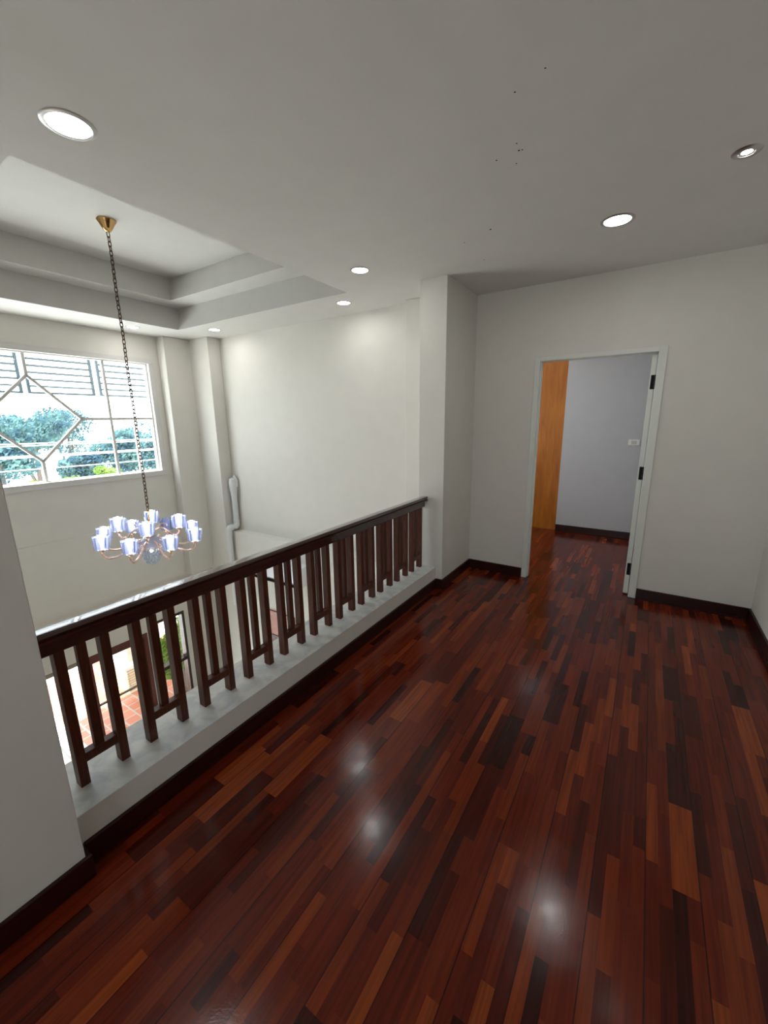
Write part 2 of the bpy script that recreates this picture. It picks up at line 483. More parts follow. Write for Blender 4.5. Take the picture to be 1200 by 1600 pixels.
# ------------------------------------------------------------------ hall walls
X2 = -2.135
b = MB()
b.box(XW - 0.15, XPL, YB, YB + 0.16, -0.03, ZC)
b.box(X2, XPL, 3.75, YB, -0.03, ZC, 0.003, 1)
b.box(XW - 0.15, XPL, YB - 0.15, YB + 0.16, -0.76, -0.03, 0.004, 1)
b.box(XW - 0.15, XPL, YB - 0.12, YB + 0.16, ZG, -0.76)
struct(b.build('wall_hall_far', WALL), 'tall pale wall of the hall with a ledge at landing height', 'wall')
b = MB()
b.box(XW - 0.15, XPH, YH0 - 0.12, YH0, ZG, ZC)
struct(b.build('wall_hall_near', WALL))
b = MB(); b.box(XPH - 0.02, XPH, YH0, YB - 0.13, ZG, -0.451)
struct(b.build('wall_under_landing', WALL))

# window wall: pieces around the upper window, front door and lower window
WY0, WY1, WZ0, WZ1 = 0.45, 3.214, 0.848, 2.416      # outer edge of upper window frame
DY0, DY1, DZT = 0.45, 2.64, -1.395                  # front door opening
LY0, LY1, LZ0, LZ1 = 2.765, 3.215, -2.95, -1.29     # lower side window
XI = XW - 0.16
b = MB()
def wbox(y0, y1, z0, z1, dx=0.0): b.box(XI, XW + dx, y0, y1, z0, z1)
wbox(YH0, YB, WZ1 - 0.02, ZC)
wbox(YH0, WY0 + 0.02, 0.22, WZ1 - 0.02); wbox(WY1 - 0.02, YB, 0.22, WZ1 - 0.02)
wbox(WY0 + 0.02, WY1 - 0.02, 0.22, WZ0 + 0.02)
wbox(YH0, YB, -0.695, 0.22, 0.012)
wbox(YH0, YB, LZ1, -0.695, -0.04)
wbox(YH0, LY0, DZT, LZ1, -0.04)
wbox(LY1, YB, ZG, LZ1, -0.04)
wbox(YH0, DY0, ZG, DZT, -0.04); wbox(DY1, LY0, ZG, DZT, -0.04)
wbox(LY0, LY1, ZG, LZ0, -0.04)
struct(b.build('wall_window', WALL), 'pale hall wall holding the big diamond-pattern window', 'wall')
b = MB(); b.box(XW, -5.622, 3.304, YB, -0.69, ZC, 0.012, 3)
struct(b.build('wall_window_pilaster', WALL), 'shallow rounded pilaster beside the big window', 'pilaster')
b = MB(); b.box(XW, -5.203, 3.680, YB, -0.72, ZC, 0.004, 2)
struct(b.build('wall_corner_column', WALL), 'square column in the far corner of the hall', 'column')

# room beyond the doorway
b = MB(); b.box(-0.985, XR, YF, YF + 0.1, 0, ZC)
struct(b.build('wall_beyond', WALLFAR), 'grey-lilac wall seen through the doorway', 'wall')
b = MB(); b.box(0.0, 0.1, YD + 0.115, YF, 0, ZC)
struct(b.build('wall_beyond_right', WALLFAR))
b = MB(); b.box(XFW - 0.1, XFW, YD + 0.11, 4.4, 0, ZC); b.box(XFW - 0.1, XFW, 5.7, YF + 0.1, 0, ZC); b.box(XFW - 0.1, XFW, 4.4, 5.7, 0, 1.0); b.box(XFW - 0.1, XFW, 4.4, 5.7, 2.1, ZC); b.box(XFW, XQ - 0.012, YD + 0.012, YD + 0.11, 0, ZC)
b.box(XFW, -1.72, YF, YF + 0.1, 0, ZC)
struct(b.build('wall_beyond_left', WALLFAR))
b = MB(); b.box(XFW - 0.1, XPH, YD - 0.02, YF + 0.1, -0.3, 0.0)
struct(b.build('floor_beyond', FLOOR))

# ------------------------------------------------------------------ skirtings
def skirt(name, pts_boxes, label=None):
    b = MB()
    for (x0, x1, y0, y1) in pts_boxes:
        b.box(x0, x1, y0, y1, 0.001, HB, 0.004, 2)
    return struct(b.build(name, BASE), label, 'skirting')
T = 0.016
skirt('baseboard_front', [(XQ + T, DX0, YD - T, YD), (DX1, XR - T, YD - T, YD)], 'dark wooden skirting along the doorway wall')
skirt('baseboard_right', [(XR - T, XR, YBK, YD)], 'dark wooden skirting along the right wall')
skirt('baseboard_pillar', [(XQ, XQ + T, YP - T, YD)], 'dark wooden skirting on the pillar')
skirt('baseboard_parapet', [(XP, XP + T, YL + T, YP - T), (XP, XQ, YP - T, YP)], 'dark wooden skirting along the low parapet')
skirt('baseboard_left', [(XQ, XQ + T, YBK, YL + T), (XP, XQ, YL, YL + T)], 'dark wooden skirting on the left wall')
skirt('baseboard_beyond', [(-0.985, -0.06, YF - T, YF)], 'dark wooden skirting under the grey-lilac wall')
# thin quarter bead at the foot of front and right skirting
b = MB(); b.box(DX1, XR - T, YD - T - 0.008, YD - T, 0.001, 0.012); b.box(XR - T - 0.008, XR - T, 0.5, YD - T, 0.001, 0.012)
struct(b.build('trim_2', BASE))

# ------------------------------------------------------------------ doorway
FX0, FX1, FZ = -0.8925, -0.004, 2.070
door1 = struct(new_obj('door_1', None, None, (0, 0, 0)), 'white-framed doorway with open door', 'door')
b = MB()
def jamb(x0, x1, z0, z1): b.box(x0, x1, YD - 0.012, YD + 0.112, z0, z1, 0.003, 1)
jamb(DX0, FX0, 0.001, DZ); jamb(FX1, DX1, 0.001, DZ); jamb(FX0, FX1, FZ, DZ)
b.build('door_frame', TRIMW, door1)
b = MB(); b.box(FX0, FX0 + 0.006, YD + 0.03, YD + 0.075, 0.001, FZ)
b.build('door_stop', TRIMW, door1)
# the leaf stands open at a right angle, so only its hinge edge shows
leaf = MB().box(-0.0455, -0.008, YD + 0.045, YD + 0.845, 0.012, 2.052, 0.002, 1).build('door_leaf', TRIMW, door1)
for hz in (1.845, 1.105, 0.245):
    b = MB(); b.box(-0.036, -0.012, YD + 0.0415, YD + 0.0455, hz - 0.055, hz + 0.055)
    b.tube([(-0.0075, YD + 0.040, hz - 0.055), (-0.0075, YD + 0.040, hz + 0.055)], 0.0035, 8)
    b.build('hinge', BLACK, door1)
# casing of another door on the side wall further in
b = MB(); b.box(-0.056, -0.001, 5.84, 5.90, 0.001, 2.10, 0.004, 1); b.box(-0.056, -0.001, 5.2, 5.839, 2.05, 2.10, 0.004, 1)
struct(b.build('trim_3', TRIMW), 'white door casing on the side wall beyond the doorway', 'trim')

# tall veneered panel beyond
t = thing('wardrobe', 'tall golden-brown veneered wooden panel standing beyond the doorway, left of the grey-lilac wall', 'wardrobe', (-1.35, YF + 0.02, 0))
b = MB(); b.box(-0.35, 0.362, 0, 0.03, 0.002, 2.60, 0.001, 1); b.build('door_panel', ORANGE, t)
b = MB(); b.box(-0.35, 0.362, 0.031, 0.5, 0.002, 2.60); b.build('carcass', DARKW, t)

# light switch
t = thing('light_switch', 'small white light switch on the grey-lilac wall seen through the doorway', 'light switch', (-0.147, YF, 1.26))
b = MB(); b.box(-0.062, 0.062, -0.012, 0, -0.037, 0.037, 0.004, 2); b.build('switch_plate', SWM, t)
b = MB(); b.box(-0.03, 0.03, -0.017, -0.0122, -0.02, 0.02, 0.002, 1); b.build('rocker', paint('grey_rocker', rgb(205, 203, 196), bump=0), t)

# ------------------------------------------------------------------ railing
XM = -1.7125; PW = 0.033; PD = 0.0455
ra = thing('railing', 'dark wooden railing with grouped balusters standing on the low white parapet', 'railing', (XM, YL, ZT))
def lo(v): return v     # children are built in railing space
cap = [(-0.052, 0.650), (-0.030, 0.664), (-0.004, 0.6700), (0.022, 0.6718), (0.046, 0.673), (0.053, 0.666), (0.054, 0.657), (0.047, 0.653), (0.047, 0.649), (0.056, 0.644), (0.056, 0.634), (0.040, 0.626),
       (-0.040, 0.626), (-0.054, 0.634), (-0.056, 0.642)]
LEN_ = YP - YL
b = MB(); b.prism(cap, 'y', 0.0, LEN_ - 0.002); b.build('handrail', RAILY, ra)
b = MB(); b.box(-0.0235, 0.0235, 0.0, LEN_ - 0.001, 0.575, 0.627, 0.002, 1); b.build('top_rail', RAILY, ra)
post = slat = bar = None
for n in range(11):
    y0 = 0.448 + 0.2645 * n - YL
    for dy in (0.0, 0.147):
        if post is None:
            post = MB().box(-PD / 2, PD / 2, 0, PW, 0.0, 0.576, 0.0015, 1).build('baluster', RAIL, ra, loc=(0, y0, 0))
        else:
            c = post.copy(); COL.objects.link(c); c.parent = ra; c.location = (0, y0 + dy, 0)
    if slat is None:
        slat = MB().box(-0.016, 0.013, -0.016, 0.016, 0.13, 0.576, 0.0015, 1).build('slat', RAIL, ra, loc=(0, y0 + 0.0885, 0))
        bar = MB().box(-0.018, 0.019, 0, 0.147 - PW, 0.092, 0.131, 0.0015, 1).build('cross_bar', RAIL, ra, loc=(0, y0 + PW, 0))
    else:
        c = slat.copy(); COL.objects.link(c); c.parent = ra; c.location = (0, y0 + 0.0885, 0)
        c = bar.copy(); COL.objects.link(c); c.parent = ra; c.location = (0, y0 + PW, 0)

# ------------------------------------------------------------------ downlights
def make_downlight(name, label, x, y, r_out, r_in, z=ZC, m=LED, group='round ceiling downlights'):
    t = thing(name, label, 'ceiling light', (x, y, z), group)
    b = MB()
    b.lathe([(r_in, 0.004), (r_in, -0.003), (r_in + 0.004, -0.006), (r_out - 0.006, -0.005), (r_out, -0.001), (r_out, 0.0)], 48)
    b.build('trim_ring', RINGM, t, smooth=True)
    b = MB(); b.lathe([(0.0005, -0.0035), (r_in * 0.6, -0.0035), (r_in - 0.0005, -0.002)], 48, cap0=True)
    b.build('diffuser', m, t, smooth=True, fix=False)
    return t
first = make_downlight('downlight', 'large bright round downlight at the upper left, nearest over the railing', -2.034, 0.925, 0.094, 0.073)
def dl(label, x, y, s=1.0):
    c = copy_tree(first); c.location = (x, y, ZC); c['label'] = label; c.scale = (s, s, 1); return c
dl('bright round downlight in the ceiling above the doorway wall', -0.295, 3.052, 0.97)
dl('bright round downlight just outside the corner of the ceiling recess, nearer the camera of two', -2.026, 2.843, 0.83)
dl('small bright round downlight over the pale hall wall, right beside the recess corner', -2.686, 3.478, 0.83)
dl('small bright round downlight above the square column in the far hall corner', -4.750, 3.480, 0.83)
dl('small downlight above the big window, partly behind the chandelier chain', -5.405, 2.82, 0.83)
# recessed eyeball spot
t = thing('spotlight', 'small recessed metal spotlight in the ceiling near the right edge', 'ceiling light', (0.229, 2.645, ZC))
b = MB(); b.lathe([(0.030, 0.0), (0.032, -0.006), (0.052, -0.004), (0.056, 0.0)], 40); b.build('trim_ring', CHROME, t, smooth=True)
b = MB(); b.lathe([(0.0295, -0.001), (0.025, -0.0042), (0.021, -0.003)], 40); b.build('gimbal', RINGM, t, smooth=True)
b = MB(); b.lathe([(0.0005, -0.007), (0.010, -0.006), (0.0205, -0.002)], 32, cap0=True); b.build('bulb_face', LEDS, t, smooth=True, fix=False)

# small dark specks on the ceiling
sp0 = None
for (x, y, r) in [(-0.423, 1.682, .0028), (-0.536, 1.729, .003), (-0.606, 2.014, .003), (-0.61, 2.066, .004), (-0.597, 2.07, .003), (-0.713, 2.08, .0035),
               (-0.645, 2.155, .003), (-0.957, 2.734, .005), (-1.163, 2.826, .0035), (-1.157, 3.19, .0035)]:
    if sp0 is None:
        o = sp0 = MB().sphere((0, 0, 0), 1.0, 2, (1, 1, .5)).build('ceiling_speck', DOT, smooth=True)
    else:
        o = sp0.copy(); COL.objects.link(o)
    o.location = (x, y, ZC - 0.5 * r); o.scale = (r * 1.15, r * 0.9, r)
    tag(o, 'tiny black speck on the plain grey-white ceiling', 'speck', 'specks on the ceiling')

# ------------------------------------------------------------------ chandelier
CX, CY = -4.107, 2.045
ch = thing('chandelier', 'lit chandelier with blue-tinted glass cups hanging on a long chain from the tray ceiling', 'chandelier', (CX, CY, ZTRAY))
b = MB()   # ceiling rose
b.lathe([(0.072, 0.0), (0.075, -0.008), (0.060, -0.03), (0.040, -0.065), (0.026, -0.085), (0.018, -0.09), (0.001, -0.095)], 36, cap1=True)
b.build('ceiling_canopy', BRASS, ch, smooth=True)
ZB = 0.73 - ZTRAY
b = MB()
z = -0.095; k = 0
while z > ZB:
    Rm = Matrix.Rotation(PI / 2 * (k % 2) + 0.5, 3, 'Z')
    b.torus((0.004 * math.sin(k * .35), 0, z - 0.018), 0.012, 0.0042, Rm, 12, 6, 0.0105)
    z -= 0.036; k += 1
b.build('chain', CHAINM, ch, smooth=True)
# everything below swings as one but hangs slightly out of level
TILT = Matrix.Rotation(math.radians(3.2), 4, Vector((-1, 1, 0)))
def T_(p): 
    q = TILT @ (Vector(p) - Vector((0, 0, ZB)))
    return tuple(q + Vector((0, 0, ZB)))
def zz(zw): return zw - ZTRAY
def finish(b, name, m, parent, smooth=True, fix=True):
    for v in b.bm.verts: v.co = Vector(T_(v.co))
    return b.build(name, m, parent, smooth=smooth, fix=fix)
b = MB()
b.lathe([(0.006, zz(.74)), (0.012, zz(.72)), (0.006, zz(.70)), (0.010, zz(.62)), (0.022, zz(.60)), (0.010, zz(.57)), (0.012, zz(.50)), (0.045, zz(.47)),
         (0.02, zz(.45)), (0.02, zz(.40)), (0.05, zz(.375)), (0.001, zz(.36))], 24, cap0=True, cap1=True)
finish(b, 'stem', BRASS, ch)
b = MB()   # glass dish that carries the arms
b.lathe([(0.03, zz(.47)), (0.06, zz(.455)), (0.10, zz(.42)), (0.125, zz(.375)), (0.118, zz(.372)), (0.092, zz(.414)), (0.055, zz(.447)), (0.03, zz(.46))], 40)
finish(b, 'glass_dish', DISH, ch)
b = MB()
b.torus((0, 0, zz(.366)), 0.122, 0.006, Matrix.Rotation(PI / 2, 3, 'X'), 40, 8)
finish(b, 'bowl_ring', COPPER, ch)
b = MB()   # strings of crystals forming a bowl
for (r, zc_, n, s) in [(0.118, .350, 30, .0115), (0.116, .328, 30, .0125), (0.110, .305, 28, .013), (0.098, .281, 25, .013), (0.080, .259, 20, .013), (0.066, .236, 16, .013), (0.06, .212, 15, .012), (0.045, .193, 12, .012), (0.022, .180, 6, .012), (0, .168, 1, .012)]:
    for i in range(n):
        a = 2 * PI * (i + .5 * (n % 2)) / n
        b.sphere((r * math.cos(a), r * math.sin(a), zz(zc_)), s, 1, (1, 1, 1.15))
finish(b, 'crystal_bowl', CRYSTAL, ch, smooth=False)
b = MB(); b.sphere((0, 0, zz(.31)), .018, 2)  # added hidden light that makes the crystal bowl glow
finish(b, 'bowl_glow_helper', BULB, ch)

def cup_mesh():
    b = MB(); n = 48
    def mod(r, z, a, k):
        rib = 0.0028 * math.cos(12 * a)
        top = 0.010 * max(0, math.cos(6 * a)) if z > 0.05 else (-0.006 * max(0, math.cos(12 * a)) if z < -0.05 else 0)
        return (r + (rib if r > 0.03 else 0), z + top)
    b.lathe([(0.018, -0.050), (0.052, -0.054), (0.060, -0.045), (0.0635, -0.01), (0.067, 0.03), (0.0695, 0.060),
             (0.0655, 0.060), (0.063, 0.03), (0.0595, -0.01), (0.055, -0.038), (0.018, -0.044)], n, mod=mod)
    return b
cup_src = bulb_src = None
def place(R, z, ph, n, first_idx):
    global cup_src, bulb_src
    for i in range(n):
        a = ph + 2 * PI * i / n
        ux, uy = math.cos(a), math.sin(a)
        # arm
        b = MB()
        zc_ = z - 0.055
        if n == 8: prof = [(.02, .43), (.08, .425), (.15, .405), (.22, .355), (.30, .322), (.37, .318), (R - .018, .338), (R, .375), (R, zc_)]
        else: prof = [(.014, .50), (.06, .535), (.11, .545), (.16, .51), (.20, .468), (.235, .462), (R - .006, .485), (R, .52), (R, zc_)]
        # smooth with Catmull-Rom
        P = [prof[0]] + prof + [prof[-1]]; pts = []
        for j in range(1, len(P) - 2):
            for s in range(5):
                t_ = s / 5
                f = lambda q: 0.5 * ((2 * P[j][q]) + (-P[j - 1][q] + P[j + 1][q]) * t_ + (2 * P[j - 1][q] - 5 * P[j][q] + 4 * P[j + 1][q] - P[j + 2][q]) * t_ * t_ + (-P[j - 1][q] + 3 * P[j][q] - 3 * P[j + 1][q] + P[j + 2][q]) * t_ ** 3)
                pts.append((f(0), f(1)))
        pts.append(prof[-1])
        b.tube([(r * ux, r * uy, zz(h)) for r, h in pts], 0.0105, 8)
        # leaf scroll riding on the arm
        rs = .20 if n == 8 else .12
        hs = .385 if n == 8 else .55
        scroll = [(rs + .035 * math.cos(q), hs + .028 * math.sin(q) + .012) for q in [k * .5 for k in range(10)]]
        b.tube([(r * ux, r * uy, zz(h)) for r, h in scroll], [0.004 + .0006 * k for k in range(10)], 6)
        arm = finish(b, 'arm', COPPER, ch)
        b = MB(); b.lathe([(0.010, -0.028), (0.020, -0.020), (0.024, -0.004), (0.030, 0.004), (0.012, 0.008)], 20, c=(R * ux, R * uy, zz(zc_ - .004)), cap0=True, cap1=True)
        finish(b, 'cup_holder', COPPER, arm)
        c = Vector(T_((R * ux, R * uy, zz(z))))
        if cup_src is None:
            cup_src = cup_mesh().build('glass_cup', CUP, ch, smooth=True, loc=c)
            b = MB(); b.lathe([(0.010, -0.04), (0.012, 0.0), (0.020, 0.025), (0.027, 0.048), (0.025, 0.066), (0.015, 0.079), (0.001, 0.083)], 24, cap0=True, cap1=True)
            bulb_src = b.build('bulb', BULB, cup_src, smooth=True)
            cp = cup_src
        else:
            cp = cup_src.copy(); COL.objects.link(cp); cp.parent = ch; cp.location = c
            if not (n == 8 and i == UNLIT):
                bb = bulb_src.copy(); COL.objects.link(bb); bb.parent = cp
        cp.rotation_euler = TILT.to_euler()
UNLIT = 2
place(0.425, 0.477, 0.698, 8, 0)
place(0.264, 0.597, 1.003, 4, 8)

# ------------------------------------------------------------------ drain pipe in the corner
t = thing('drain_pipe', 'white plastic pipe with offset bend in the far corner of the hall', 'pipe', (-5.12, YB - 0.07, 0.0))
ox, oy = -5.12, YB - 0.07
PR = 0.042
def R_(x, y, z): return (x - ox, y - oy, z)
xa = -5.125
b = MB(); b.tube([R_(xa, YB - .055, .62), R_(xa, YB - .055, .09), ], PR, 20)
b.tube([R_(xa, YB - .09, .028), R_(xa, YB - .17, .028)], PR * .95, 20)
b.tube([R_(xa, YB - .205, -.03), R_(xa, YB - .205, -1.2)], PR, 20)
b.build('pipe', PVC, t, smooth=True)
def elbow(pts, name='elbow'):
    b = MB(); b.tube([R_(*p) for p in pts], PR * 1.16, 20); b.build(name, PVC, t, smooth=True)
elbow([(xa, YB - .056, .13), (xa, YB - .056, .075), (xa, YB - .064, .045), (xa, YB - .082, .030), (xa, YB - .12, .028)])
elbow([(xa, YB - .15, .028), (xa, YB - .185, .024), (xa, YB - .200, .008), (xa, YB - .205, -.02), (xa, YB - .205, -.09)])
b = MB(); b.lathe([(PR, .50), (PR * 1.14, .502), (PR * 1.16, .56), (PR * 1.38, .575), (PR * 1.42, .70), (PR * 1.3, .75), (PR * 0.6, .765), (0.001, .768)], 24, c=(xa - ox, YB - .055 - oy, 0), cap0=True, cap1=True)
b.tube([R_(xa + .05, YB - .03, .64), R_(xa + .062, YB - .035, .73), R_(xa + .03, YB - .045, .79), R_(xa - .01, YB - .05, .75)], .02, 10)
b.build('air_valve', PVC, t, smooth=True)

# ------------------------------------------------------------------ upper window with diamond tracery
win = struct(new_obj('window_1', None, None, (XW, 0, 0)), 'wide white window with diamond glazing bars', 'window')
GY0, GY1, GZ0, GZ1 = 0.52, 3.150, 0.919, 2.354
XG = -0.055     # plane of the bars, local
b = MB()
def fbox(y0, y1, z0, z1, x0=-0.11, x1=0.022): b.box(x0, x1, y0, y1, z0, z1, 0.003, 1)
fbox(WY0, WY1, GZ1, WZ1); fbox(WY0, WY1, WZ0, GZ0); fbox(WY0, GY0, GZ0, GZ1); fbox(GY1, WY1, GZ0, GZ1)
fbox(WY0 + .03, WY1 - .03, GZ1 - .012, GZ1 + .003, -0.10, -0.03); fbox(WY0 + .03, WY1 - .03, GZ0 - .003, GZ0 + .012, -0.10, -0.03)
fbox(GY1 - .014, GY1 + .002, GZ0 + .012, GZ1 - .012, -0.10, -0.03); fbox(GY0 - .002, GY0 + .014, GZ0 + .012, GZ1 - .012, -0.10, -0.03)
b.build('window_frame', WINW, win)
yc = 1.828; yr = 2.292; zt_, zm, zb_ = 2.106, 1.633, 1.158
def gbar(p, q, w=0.03):
    """bar in the window plane between two (y, z) points"""
    p, q = Vector(p), Vector(q); d = (q - p).normalized(); nrm = Vector((-d.y, d.x)) * w / 2
    prof = [p - nrm, p + nrm, q + nrm, q - nrm]
    bb = MB()
    bb.prism([(a.x, a.y) for a in prof], 'x', XG - 0.018, XG + 0.018)
    return bb
yl = 2 * yc - yr
for (p, q) in [((yc, GZ1), (yc, zt_)), ((yc, zb_), (yc, GZ0)), ((yr, zm), (2.598, zm)), ((2.628, zm), (GY1 - .012, zm)),
               ((2.613, GZ1), (2.613, GZ0)), ((yc, zt_), (yr, zm)), ((yr, zm), (yc, zb_)), ((yc, zt_), (yl, zm)), ((yl, zm), (yc, zb_)),
               ((yl, zm), (2 * yc - 2.598, zm)), ((2 * yc - 2.628, zm), (GY0 + .012, zm)), ((2 * yc - 2.613, GZ1), (2 * yc - 2.613, GZ0))]:
    gbar(p, q).build('glazing_bar', WINW, win)
b = MB(); b.box(XG - 0.003, XG + 0.003, GY0 - .01, GY1 + .01, GZ0 - .01, GZ1 + .01); b.build('window_pane', GLASS, win)

# ------------------------------------------------------------------ front door set below
dr = struct(new_obj('door_2', None, None, (XW, 0, 0)), 'red-brown timber front door set with glass below the landing', 'door')
b = MB()
X0, X1 = -0.14, -0.030
b.box(X0, X1, 1.86, DY1, DZT - .055, DZT, .002, 1); b.box(X0, X1, DY1 - .05, DY1, ZG, DZT - .056, .002, 1)
b.build('door_frame', RED, dr)
b = MB(); b.box(X0, X1, DY0, 1.858, DZT - .052, DZT, .002, 1); b.build('lintel_bar', paint('taupe_trim', rgb(150, 136, 118)), dr)
b = MB()
b.box(-.115, -.05, 1.865, 1.925, ZG + .02, DZT - .056, .002, 1); b.box(-.115, -.05, 2.545, 2.588, ZG + .02, DZT - .056, .002, 1)
b.box(-.115, -.05, 1.925, 2.545, DZT - .122, DZT - .056, .002, 1); b.box(-.115, -.05, 1.925, 2.545, ZG + .02, ZG + .16, .002, 1)
leaf2 = b.build('glazed_leaf', RED, dr)
b = MB(); b.box(-.10, -.065, 1.926, 2.544, -2.166, -2.148); b.build('glazing_bar', DARKW, leaf2)
b = MB(); b.box(-.085, -.079, 1.926, 2.544, ZG + .161, DZT - .123); b.build('door_pane', GLASSD, leaf2)
# narrow side window
w2 = struct(new_obj('window_2', None, None, (XW, 0, 0)), 'narrow dark-framed side window below the landing', 'window')
b = MB()
b.box(X0, X1, LY0, LY0 + .04, LZ0, LZ1); b.box(X0, X1, LY1 - .04, LY1, LZ0, LZ1)
b.box(X0, X1, LY0 + .04, LY1 - .04, LZ1 - .04, LZ1); b.box(X0, X1, LY0 + .04, LY1 - .04, LZ0, LZ0 + .04)
b.box(X0, X1, LY0 + .04, LY1 - .04, -2.115, -2.065)
b.build('window_frame', DARKW, w2)
b = MB(); b.box(-.10, -.06, 3.085, 3.10, -2.065, LZ1 - .04); b.box(-.10, -.06, 2.925, 2.94, -2.065, LZ1 - .04); b.build('glazing_bar', DARKW, w2)
b = MB(); b.box(-.083, -.077, LY0 + .04, LY1 - .04, LZ0 + .04, -2.115); b.box(-.083, -.077, LY0 + .04, LY1 - .04, -2.065, LZ1 - .04); b.build('window_pane', GLASSD, w2)

# ------------------------------------------------------------------ things on the lower far wall
YLW = YB - 0.12
t = thing('air_conditioner', 'white wall air conditioner with a dark bottom slot, seen between the balusters', 'air conditioner', (-4.1, YB - .15, -.56))
b = MB(); b.prism([(0, 0.0), (-.12, 0.0), (-.17, .05), (-.18, .22), (-.15, .265), (0, .27)], 'x', -.50, .50); b.build('casing', ACM, t)
b = MB(); b.box(-.47, .47, -.175, -.115, -.012, -.001, 0.002, 1); b.build('air_slot', BLACK, t)
d3 = struct(new_obj('door_3', None, None, (0, 0, 0)), 'orange-brown timber door on the lower far wall', 'door')
b = MB(); b.box(-4.60, -3.95, YLW - .03, YLW - .002, -1.52, -1.14, .003, 1); b.build('transom_panel', ORW, d3)
b = MB(); b.box(-4.60, -4.53, YLW - .04, YLW - .002, ZG, -1.521); b.box(-4.02, -3.95, YLW - .04, YLW - .002, ZG, -1.521); b.box(-4.529, -4.021, YLW - .04, YLW - .002, -1.56, -1.521); b.build('door_frame', DARKW, d3)
b = MB(); b.box(-4.528, -4.022, YLW - .025, YLW - .002, ZG + .01, -1.561); b.build('door_leaf', RED, d3)
b = MB(); b.box(XPH - 2.3, XPH - .02, YLW - .02, YLW - .002, ZG, ZG + .1)
struct(b.build('baseboard_hall', BASE))

# ------------------------------------------------------------------ outside
XO = XI
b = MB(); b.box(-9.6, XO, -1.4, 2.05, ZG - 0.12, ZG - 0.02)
tag(b.build('paving', SUNGLARE), 'sunlit paving outside the open front door, sun glare painted in as its pale colour', 'paving', kind='structure')
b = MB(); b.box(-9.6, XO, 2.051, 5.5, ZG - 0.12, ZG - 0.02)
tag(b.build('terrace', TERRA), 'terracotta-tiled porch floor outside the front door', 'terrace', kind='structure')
b = MB(); b.box(-70, -9.61, -60, 70, ZG - 0.4, ZG - 0.25)
tag(b.build('ground', PAVE), 'pale forecourt ground outside', 'ground', kind='structure')
b = MB(); b.box(-8.7, XO, 1.0, 5.5, -1.0, -0.85)
tag(b.build('porch_roof', PAVE), 'flat porch roof slab over the terrace', 'roof', kind='structure')
pc = thing('porch_column', 'pale porch column on a brick pedestal seen through the glazed front door', 'column', (-8.2, 3.5, ZG - .02))
b = MB(); b.box(-.40, .40, -.43, .43, 0.0, .50, .004, 1); b.build('pedestal', BRICK, pc)
b = MB(); b.box(-.44, .44, -.47, .47, .501, .58, .01, 2); b.build('cap_stone', paint('white_coping', rgb(232, 228, 220)), pc)
b = MB(); b.box(-.30, .30, -.33, .33, .581, 2.46, .006, 1); b.build('shaft', paint('cream_column_paint', rgb(216, 206, 186)), pc)

# louvred screens hanging outside the window
def louvre(y0, y1, label):
    z0, z1 = 1.955, 2.62
    t = thing('louvre_screen', label, 'louvre screen', (-6.6, y0, z0), 'louvred screens outside the window')
    w = y1 - y0; h = z1 - z0
    b = MB(); f = .03
    b.box(-.015, .015, 0, f, 0, h); b.box(-.015, .015, w - f, w, 0, h); b.box(-.015, .015, f, w - f, 0, f * .8); b.box(-.015, .015, f, w - f, h - f, h)
    b.build('frame', LOUV, t)
    b = MB(); k = f + .055
    while k < h - f:
        b.prism([(-.028, k - .004), (.028, k + .012), (.028, k + .018), (-.028, k + .002)], 'y', f, w - f); k += .083
    b.build('slats', LOUV, t)
    return t
louvre(1.20, 2.00, 'louvred screen hanging outside the window, leftmost, cut by the left edge')
louvre(2.05, 2.80, 'louvred screen hanging outside the window, middle one above the diamond')
louvre(2.86, 3.56, 'louvred screen hanging outside the window, rightmost beside the frame')
b = MB(); b.box(-6.64, -6.56, 1.0, 3.7, 2.62, 2.72)
tag(b.build('screen_beam', LOUV), 'grey beam from which the louvred screens hang outside the window', 'beam')

def tree(x, y, ztop, rad, label, m, seed, hgt, n=5200, leaf=0.10, trunk=True, nm='tree', cat='tree', squash=0.8):
    rnd = random.Random(seed)
    zg = ZG - 0.25 if x < -9.6 else ZG - 0.02
    t = thing(nm, label, cat, (x, y, zg), 'trees and bushes outside' if nm == 'tree' else 'garden bushes outside')
    top = ztop - zg
    b = MB()
    blobs = [(rnd.uniform(-.55, .55) * rad, rnd.uniform(-.55, .55) * rad, top - rad * squash * rnd.uniform(.55, 1.75) - (0 if i == 0 else 0), rad * rnd.uniform(.35, .6)) for i in range(9)]
    for i in range(n):
        bx, by, bz, br = rnd.choice(blobs)
        d = Vector((rnd.gauss(0, 1), rnd.gauss(0, 1), rnd.gauss(0, 1))).normalized() * br * rnd.uniform(.6, 1.0)
        c = Vector((bx, by, bz)) + Vector((d.x, d.y, d.z * squash))
        if c.z < 0.05: c.z = 0.05 + rnd.random() * .3
        a = Vector((rnd.gauss(0, 1), rnd.gauss(0, 1), rnd.gauss(0, 1))).normalized()
        u = a.orthogonal().normalized(); w = a.cross(u); s = leaf * rnd.uniform(.5, 1.1)
        b.quad(c - u * s, c - w * s * .55, c + u * s, c + w * s * .55)
    b.build('crown', m, t, fix=False)
    if trunk:
        b = MB()
        b.tube([(0, 0, -.02), (.05, .03, top * .35), (0, .1, top * .75)], [.16, .12, .05], 8)
        for q in range(3):
            bx, by, bz, br = blobs[q]
            b.tube([(.05, .03, top * .35), (bx * .5, by * .5, (top * .35 + bz) / 2), (bx, by, bz)], [.08, .05, .025], 6)
        b.build('trunk', BARK, t)
    return t
